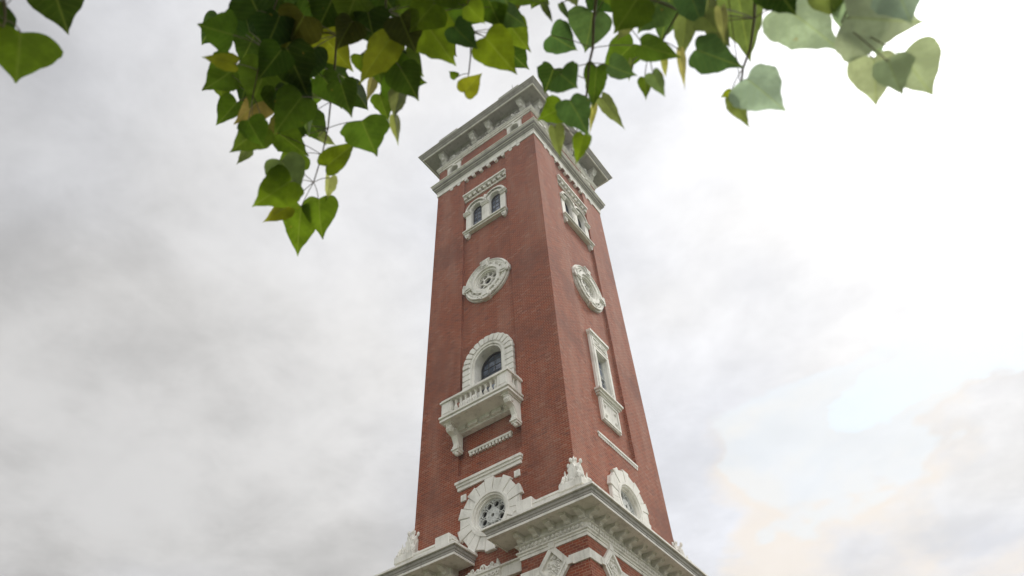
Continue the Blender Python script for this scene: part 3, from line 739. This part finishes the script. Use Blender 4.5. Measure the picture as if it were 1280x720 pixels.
pier_band(0, [(N1-.02, 2.10), (3.12, H+PD+.045), (N0-.9+.3, N0+.02), (-H-PD-.045, -3.12)], [2.60, -2.60])
pier_band(1, [(-H-PD+.06, -3.12), (-2.10, 2.10), (3.12, H+PD)], [-2.60, 2.60])
# ---- carved panel between the piers
b = MB()
b.box(-1.42, 1.40, -.13, .05, 12.44, 12.54, .01); b.box(-1.42, 1.40, -.09, .05, 12.54, 12.84); b.box(-1.42, 1.40, -.16, .05, 12.84, 12.90, .01)
side_obj('ledge', b.mesh('ledge', STONE), T, 0, 0, 0, -.28)
b = MB(); rn = random.Random(11)
b.box(-.92, .52, -.24, -.05, 12.40, 12.50); b.box(-.88, .48, -.20, -.05, 12.50, 12.86); b.box(-.92, .52, -.25, -.05, 12.80, 12.87)
for i in range(9):
    x = -.80+i*.15; b.ring(circ(x, 12.65, .068, 12), circ(x, 12.65, .035, 12), .20, .25)
for i in range(12):
    x = -.86+i*.118; b.blob((x, -.18, 12.90+.04*math.sin(i*1.9)), (.07, .08, rn.uniform(.05, .10)), nu=7, nv=5)
for i in range(3): b.scroll((-.60+i*.40, 12.98), .11, .12, .24, 1.5, 1 if i % 2 else -1, .035)
b.tube([(.40, -.18, 12.85), (.43, -.20, 13.02), (.40, -.18, 13.12)], [.06, .05, .015], 7)
for i in range(9): b.blob((-.84+i*.16, -.22, 12.34+.03*(i % 2)), (.05, .05, .06), nu=6, nv=4)
side_obj('carved_panel', b.mesh('carved_panel', STONE), T, 0, 0, 0, -.28)

# ------------------------------------------------------------------ the tree whose boughs hang over the camera
TB = Vector((11.9, -20.6, 0))
TR = thing('tree', 'leafy tree with heart-shaped green leaves hanging on thin twigs across the top of the photo', 'tree', TB)
OUT = [(0, .0), (-.05, .10), (-.085, .22), (-.07, .34), (0.0, .44), (.10, .495), (.22, .50), (.34, .465), (.46, .40), (.57, .32), (.67, .235), (.77, .145), (.86, .075), (.94, .03), (1.0, .008)]
def _cr(P, m):
    out = []
    for i in range(len(P)-1):
        a, b_, c, d_ = P[max(i-1, 0)], P[i], P[i+1], P[min(i+2, len(P)-1)]
        for k in range(m):
            t = k/m; out.append(tuple(max(-.2, .5*(2*b_[q]+(c[q]-a[q])*t+(2*a[q]-5*b_[q]+4*c[q]-d_[q])*t*t+(3*b_[q]-a[q]-3*c[q]+d_[q])*t**3)) for q in (0, 1)))
    return out+[P[-1]]
OUT = [(t_, max(w_, 0.0)) for t_, w_ in _cr(OUT, 2)]
def leaf(L, base, tip, width, nrm, tone, fold=.18, curl=.1, rnd=random):
    """heart-shaped blade from base to tip; L = (verts, faces, uvs, tones)"""
    base, tip = Vector(base), Vector(tip); ax = tip-base; ln = ax.length; ax.normalize()
    nrm = (nrm-ax*nrm.dot(ax)).normalized(); sd = ax.cross(nrm)
    V, F, U, C_ = L; o = len(V); K = 4; n = len(OUT)
    ph, ph2, bend = rnd.uniform(0, 6.28), rnd.uniform(0, 6.28), rnd.uniform(-.05, .05)
    hs = [rnd.uniform(0, 6.28) for _ in range(6)]; am = rnd.uniform(.4, 1.3)
    for s_ in (-1, 1):
        for i, (t, wv) in enumerate(OUT):
            tm = max(t, 0)**.9*.96 if i < n-1 else 1.0; tm = .02+i/(n-1)*.98
            wob = 1+am*(.045*math.sin(t*9+hs[0]+s_)+.03*math.sin(t*21+hs[1]*s_)+.018*math.sin(t*47+hs[2]+2*s_)); t += am*.012*math.sin(t*25+hs[3]+s_)*(0 < i < n-1)
            for k in range(K):
                q = k/(K-1); tt = tm+(t-tm)*q; x = wv*2*width*.5*q*wob
                h = abs(x)*fold*(1 if q else 0)+curl*ln*(tt-.45)**2*1.2+.022*ln*math.sin(tt*9+ph2+s_*1.5)*q+bend*x*s_
                p = base+ax*(tt*ln)+sd*(x*s_)+nrm*h
                V.append(p); U.append((s_*wv*q, tt)); C_.append(tone)
        b0 = o+(0 if s_ < 0 else n*K)
        for i in range(n-1):
            for k in range(K-1):
                a, b_, c, d_ = b0+i*K+k, b0+i*K+k+1, b0+(i+1)*K+k+1, b0+(i+1)*K+k
                F.append((a, b_, c, d_) if s_ < 0 else (a, d_, c, b_))
def leaf_mesh(L, name, org):
    V, F, U, C_ = L; me = bpy.data.meshes.new(name); me.from_pydata([tuple(p-org) for p in V], [], F); me.update()
    uv = me.uv_layers.new(name='UVMap'); ca = me.color_attributes.new('tone', 'FLOAT_COLOR', 'POINT')
    for i, c in enumerate(C_): ca.data[i].color = (*c, 1)
    for p in me.polygons:
        p.use_smooth = True
        for li in p.loop_indices: uv.data[li].uv = U[me.loops[li].vertex_index]
    me.materials.append(LEAF); return me
TONE = {'d': (.020, .040, .009), 'k': (.014, .030, .009), 'm': (.042, .076, .012), 'b': (.070, .110, .011), 'y': (.13, .15, .018), 'g': (.075, .105, .060), 'p': (.20, .21, .12), 'o': (.13, .115, .07), 'r': (.032, .036, .012), 'c': (.038, .075, .036), 'v': (.10, .12, .07), 'w': (.17, .22, .30)}  # own greens, with shade ('d','k'), backlight ('b') and glare ('g','w') painted in
# one entry per leaf: where its stalk joins, where its tip hangs, breadth, colour, fold (grouped by twig)
TWIGS = [
 dict(root=(-60, -160, 1.35), path=[(-12, -60, 1.30), (6, 8, 1.28), (4, 34, 1.27)], leaves=[
  (26, 40, 20, 104, 76, 'b', .1), (62, -28, 86, 44, 58, 'd', .25), (2, 2, -34, 20, 50, 'd', .1), (-10, -30, 20, -6, 40, 'd', .2)]),
 dict(root=(330, -230, 1.55), path=[(330, -120, 1.55), (352, -20, 1.56), (330, 60, 1.57), (316, 120, 1.57)], leaves=[
  (292, 44, 247, 31, 44, 'm', .2), (312, 40, 302, 2, 26, 'k', .3), (294, 80, 251, 71, 20, 'y', .5), (297, 84, 253, 114, 46, 'm', .15), (334, 82, 312, 136, 54, 'm', .05),
  (296, 128, 270, 158, 30, 'm', .3), (330, 122, 291, 155, 34, 'o', .5), (330, 158, 286, 191, 38, 'm', .2), (312, 186, 295, 206, 12, 'v', .8),
  (350, 15, 300, 8, 50, 'd', .1), (322, 14, 300, -30, 56, 'k', .1), (350, 20, 330, 66, 52, 'k', .1), (318, 44, 300, 82, 40, 'd', .1), (352, 62, 322, 100, 40, 'd', .2), (310, 150, 330, 186, 34, 'm', .4)]),
 dict(root=(420, -220, 1.62), path=[(420, -110, 1.62), (424, -10, 1.62), (418, 90, 1.62), (410, 160, 1.62), (392, 228, 1.62)], leaves=[
  (376, 258, 371, 322, 42, 'b', .08), (398, 248, 402, 299, 42, 'b', .12), (364, 226, 314, 259, 48, 'b', .15), (360, 258, 327, 278, 22, 'y', .3), (352, 200, 374, 252, 46, 'g', .2),
  (376, 192, 344, 216, 34, 'm', .1), (408, 208, 448, 175, 30, 'b', .3), (412, 222, 408, 252, 16, 'p', .8), (360, 158, 330, 176, 34, 'r', .3), (384, 146, 408, 182, 32, 'd', .3),
  (378, 120, 342, 168, 48, 'm', .1), (380, 116, 388, 172, 26, 'g', .6), (360, 106, 392, 140, 50, 'k', .1), (400, 40, 442, 90, 44, 'y', .12), (358, 60, 384, 118, 54, 'k', .1),
  (380, 20, 352, 70, 52, 'r', .2), (392, 60, 380, 108, 44, 'k', .2), (384, 0, 410, 46, 58, 'd', .1), (356, -14, 340, 32, 60, 'k', .1), (452, 150, 471, 195, 58, 'm', .12), (426, 104, 440, 148, 34, 'd', .4),
  (404, 96, 432, 136, 36, 'm', .4), (398, 170, 420, 182, 12, 'v', .7), (350, 168, 386, 196, 36, 'm', .2), (370, 176, 346, 150, 36, 'd', .3), (344, 110, 352, 152, 30, 'd', .3)]),
 dict(root=(470, -230, 1.5), path=[(470, -120, 1.5), (482, -20, 1.5), (478, 50, 1.5), (490, 90, 1.5)], leaves=[
  (488, 48, 448, 106, 40, 'y', .2), (484, 92, 534, 104, 56, 'm', .15), (466, 98, 458, 128, 12, 'o', .8), (500, 112, 492, 148, 22, 'v', .7), (505, 62, 480, 76, 26, 'k', .2), (494, 146, 498, 182, 13, 'p', .8),
  (530, 26, 570, 82, 60, 'b', .1), (500, 20, 520, 66, 50, 'r', .2), (460, 16, 470, 62, 50, 'k', .2), (446, -8, 430, 34, 56, 'm', .15), (470, -18, 500, 24, 56, 'd', .1), (440, 26, 420, 62, 38, 'r', .3),
  (520, -14, 552, 38, 62, 'm', .1), (544, 4, 512, 40, 46, 'b', .2), (468, 70, 478, 110, 30, 'm', .3), (500, 84, 524, 126, 44, 'd', .2), (418, -6, 396, 40, 52, 'd', .2), (474, 118, 486, 152, 26, 'm', .4), (506, 66, 530, 96, 34, 'm', .3)]),
 dict(root=(590, -240, 1.45), path=[(590, -120, 1.45), (586, -20, 1.45), (588, 40, 1.45), (586, 92, 1.45)], leaves=[
  (568, 34, 598, 62, 34, 'c', .2), (580, 116, 603, 91, 26, 'y', .2), (571, 97, 561, 89, 11, 'b', .1), (590, -30, 560, 14, 58, 'm', .1), (570, -6, 590, 34, 40, 'm', .2), (606, -10, 628, 38, 50, 'm', .15),
  (606, 46, 646, 93, 50, 'b', .08), (630, 22, 664, 66, 38, 'b', .2), (626, 10, 660, 34, 34, 'c', .2), (650, -30, 688, 6, 56, 'm', .1), (676, -10, 664, 12, 30, 'm', .2), (560, -20, 530, 12, 50, 'm', .1), (614, -34, 634, 6, 54, 'c', .1), (584, 6, 606, 30, 30, 'b', .2), (680, 4, 692, 30, 9, 'g', .6)]),
 dict(root=(748, -240, 1.35), path=[(748, -120, 1.35), (746, -10, 1.35), (741, 60, 1.36), (735, 100, 1.37), (727, 140, 1.38), (720, 168, 1.38)], leaves=[
  (742, 14, 732, 66, 54, 'c', .15), (748, -16, 776, 18, 44, 'k', .2), (688, 44, 722, 64, 42, 'c', .15), (700, 92, 722, 110, 44, 'c', .1), (692, 86, 680, 118, 36, 'k', .1), (703, 134, 672, 150, 34, 'b', .2),
  (712, 124, 737, 170, 42, 'c', .15), (692, 158, 700, 199, 20, 'v', .5), (730, 168, 720, 206, 22, 'b', .25), (746, 84, 741, 138, 28, 'm', .3), (752, 122, 782, 163, 18, 'g', .5), (744, 128, 737, 168, 8, 'p', .8),
  (792, 56, 750, 94, 40, 'm', .15), (760, 82, 796, 96, 30, 'c', .25), (712, -20, 720, 8, 26, 'g', .4), (700, 4, 712, 26, 8, 'g', .6)]),
 dict(root=(830, -230, 1.3), path=[(830, -120, 1.3), (862, -14, 1.3), (836, 36, 1.3), (812, 66, 1.3)], leaves=[
  (800, -6, 768, 42, 60, 'm', .15), (824, 0, 796, 42, 52, 'c', .15), (838, -8, 826, 54, 48, 'c', .15), (800, 56, 852, 72, 30, 'm', .3), (806, 96, 808, 124, 16, 'm', .3), (816, 92, 832, 122, 20, 'g', .4),
  (828, 72, 832, 98, 9, 'p', .8), (858, 18, 852, 76, 26, 'g', .5), (850, 62, 856, 112, 10, 'p', .8), (772, -14, 742, -2, 40, 'm', .2), (784, 30, 770, 52, 16, 'v', .7), (790, 76, 786, 104, 7, 'g', .6), (862, -10, 880, 36, 38, 'c', .3)]),
 dict(root=(930, -230, 1.25), path=[(930, -120, 1.25), (944, -20, 1.25), (938, 60, 1.25), (926, 110, 1.25), (922, 126, 1.25)], leaves=[
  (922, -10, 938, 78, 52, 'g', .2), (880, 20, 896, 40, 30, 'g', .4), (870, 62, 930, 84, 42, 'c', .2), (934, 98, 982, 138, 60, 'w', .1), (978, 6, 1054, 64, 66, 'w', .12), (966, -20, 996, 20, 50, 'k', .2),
  (914, 122, 937, 160, 20, 'g', .3), (914, 116, 900, 122, 10, 'y', .4), (886, -4, 890, 50, 16, 'v', .7), (902, 10, 906, 56, 14, 'p', .8), (1030, -14, 1050, 24, 40, 'v', .2), (1000, -20, 1024, 10, 40, 'g', .3), (892, 30, 914, 60, 24, 'g', .4), (928, 116, 930, 136, 9, 'v', .6)]),
 dict(root=(1090, -230, 1.1), path=[(1080, -110, 1.1), (1070, -20, 1.1), (1052, 28, 1.1)], leaves=[
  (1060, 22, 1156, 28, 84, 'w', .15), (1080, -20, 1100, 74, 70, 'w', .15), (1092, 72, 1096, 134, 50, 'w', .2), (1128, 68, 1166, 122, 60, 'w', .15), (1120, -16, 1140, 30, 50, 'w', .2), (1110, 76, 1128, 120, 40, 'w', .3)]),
]
def inframe(p, mg=60):
    v = p-CAM; z = v.dot(_f)
    if z < .05: return False
    x, y = 640+FPX*v.dot(_r)/z, 360-FPX*v.dot(_u)/z
    return -mg < x < 1280+mg and -mg < y < 720+mg
rl = random.Random(21)
crotch = TB+Vector((-.12, .12, 2.9))
def bez(a, b, c, n=10): return [a*(1-t)**2+b*2*t*(1-t)+c*t*t for t in [i/n for i in range(n+1)]]
b = MB(); tp = bez(TB, TB+Vector((.16, .06, 1.6)), crotch, 12); b.tube([p-TB for p in tp], [.24-.11*i/12+(.09 if i == 0 else 0) for i in range(13)], 16)
b.tube([p-TB for p in bez(crotch, crotch+Vector((.1, -.1, 1.2)), crotch+Vector((.6, -.5, 3.6)), 8)], [.125-.012*i for i in range(9)], 10)
link('trunk', b.mesh('trunk', BARK), TR)
hub = at(560, -330, 2.35)
lb = MB(); lp = bez(crotch, crotch+Vector((-.5, .8, 1.6)), hub, 14); lb.tube([p-TB for p in lp], [.10*(1-i/14)**.8+.011 for i in range(15)], 10)
limb = link('limb', lb.mesh('limb', BARK), TR)
FACE = -1
for ti, tw in enumerate(TWIGS):
    rt = at(*tw['root']); pts = [at(*p) for p in tw['path']]
    st = lp[-1] if 1 < ti < 7 else lp[-3]
    chain = bez(st, (st+rt)/2+Vector((0, 0, .18)), rt, 8)+pts
    # smooth the chain a little
    sm = [chain[0]]
    for a_, b_ in zip(chain[:-1], chain[1:]):
        sm += [a_*.5+b_*.5+Vector((rl.uniform(-1, 1), rl.uniform(-1, 1), rl.uniform(-1, 1)))*.004, b_]
    n_ = len(sm); wbm = MB(); wbm.tube([p-TB for p in sm], [.0085*(1-i/n_)**1.3+.0012 for i in range(n_)], 7)
    L = ([], [], [], [])
    end = pts[0]; near = [p for p in sm if (p-end).length < 3]
    segs = []
    vis = pts
    for (bx, by, tx, ty, wd, tn, fold) in tw['leaves']:
        size = max(math.hypot(tx-bx, ty-by), wd)
        dist = tw['path'][-1][2]+rl.uniform(-.16, .16)
        dist = max(.85, min(2.1, dist))
        B_ = at(bx, by, dist); tl = rl.uniform(-.02, .025); T_ = at(tx, ty, dist+tl)
        view = (B_-CAM).normalized()
        nn = (view+Vector((rl.uniform(-.6, .6), rl.uniform(-.6, .6), rl.uniform(-.2, .6)))*.6).normalized()
        wm = wd/FPX*dist*1.03
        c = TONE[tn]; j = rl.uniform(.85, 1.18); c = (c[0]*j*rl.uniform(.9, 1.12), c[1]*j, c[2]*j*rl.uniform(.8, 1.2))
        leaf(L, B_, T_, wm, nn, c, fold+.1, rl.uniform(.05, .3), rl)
        # stalk to the nearest point of the twig
        best = min(sm[8:], key=lambda p: (p-B_).length+.25*max(0, (B_-p).z*1.0))
        mid_ = (best+B_)/2+Vector((0, 0, .012))
        wbm.tube([p-TB for p in bez(best, mid_, B_+(T_-B_)*.02, 5)], [.0009]*6, 5)
    if 1 <= ti <= 4:             # smaller leaves deeper in the spray
        for q in range(14):
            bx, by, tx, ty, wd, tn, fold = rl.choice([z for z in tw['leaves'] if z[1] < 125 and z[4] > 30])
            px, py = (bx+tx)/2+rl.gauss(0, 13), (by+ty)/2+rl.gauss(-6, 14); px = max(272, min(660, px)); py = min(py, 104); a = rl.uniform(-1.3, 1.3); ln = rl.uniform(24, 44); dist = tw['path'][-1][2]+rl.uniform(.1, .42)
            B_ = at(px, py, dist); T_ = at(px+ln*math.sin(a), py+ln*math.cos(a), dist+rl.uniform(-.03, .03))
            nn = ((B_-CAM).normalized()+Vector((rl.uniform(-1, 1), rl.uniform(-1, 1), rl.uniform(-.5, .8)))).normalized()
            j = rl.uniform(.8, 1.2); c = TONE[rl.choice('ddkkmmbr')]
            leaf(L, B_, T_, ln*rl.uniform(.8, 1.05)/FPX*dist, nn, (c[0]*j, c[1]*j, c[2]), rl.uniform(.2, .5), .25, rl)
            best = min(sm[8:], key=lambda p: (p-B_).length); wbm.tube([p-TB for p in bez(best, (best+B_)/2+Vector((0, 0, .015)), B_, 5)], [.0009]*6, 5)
    ro = random.Random(100+ti)   # foliage on the stretch of twig above the picture
    for p in sm[3:]:
        for q in range(7):
            c0 = p+Vector((ro.gauss(0, .10), ro.gauss(0, .10), ro.gauss(-.02, .07)))
            if inframe(c0, 95) or (c0-CAM).length < .8: continue
            t_ = TONE[ro.choice('dmmbcb')]; s_ = ro.uniform(.05, .085)
            leaf(L, c0, c0+Vector((ro.uniform(-.6, .6), ro.uniform(-.6, .6), -1)).normalized()*s_, s_*.95, Vector((ro.uniform(-1, 1), ro.uniform(-1, 1), ro.uniform(-.4, .8))).normalized(), t_, .25, .2, ro)
            wbm.tube([z-TB for z in bez(p, (p+c0)/2+Vector((0, 0, .012)), c0, 4)], [.0009]*5, 4)
    o = link('twig', wbm.mesh('twig', TWIG), TR)
    lo = link('leaves', leaf_mesh(L, 'leaves', TB), o)
# the rest of the crown, behind and above the camera
L = ([], [], [], []); cb_ = MB(); cr = random.Random(5)
for k_ in range(46):
    a = cr.uniform(0, 2*PI); q = cr.uniform(.5, 2.9); e = crotch+Vector((q*math.cos(a)+.2, q*math.sin(a)-.3, cr.uniform(.7, 4.2)))
    if inframe(e, 260) or (e-CAM).length < 1.0: continue
    bp = bez(crotch+Vector((0, 0, cr.uniform(0, 1.2))), crotch+(e-crotch)*.5+Vector((0, 0, .5)), e, 7); cb_.tube([p-TB for p in bp], [.03-.0035*i for i in range(8)], 6)
    for j in range(38):
        p = bp[cr.randint(3, 7)]+Vector((cr.gauss(0, .24), cr.gauss(0, .24), cr.gauss(0, .2)))
        if inframe(p, 140) or (p-CAM).length < .7: continue
        dn = Vector((cr.uniform(-.6, .6), cr.uniform(-.6, .6), -1)).normalized(); s_ = cr.uniform(.06, .1)
        t_ = TONE[cr.choice('ddmmbc')]; leaf(L, p, p+dn*s_, s_*.95, Vector((cr.uniform(-1, 1), cr.uniform(-1, 1), .4)).normalized(), t_, .2, .15, cr)
cw = link('crown', cb_.mesh('crown', TWIG), TR); link('leaves', leaf_mesh(L, 'leaves', TB), cw)
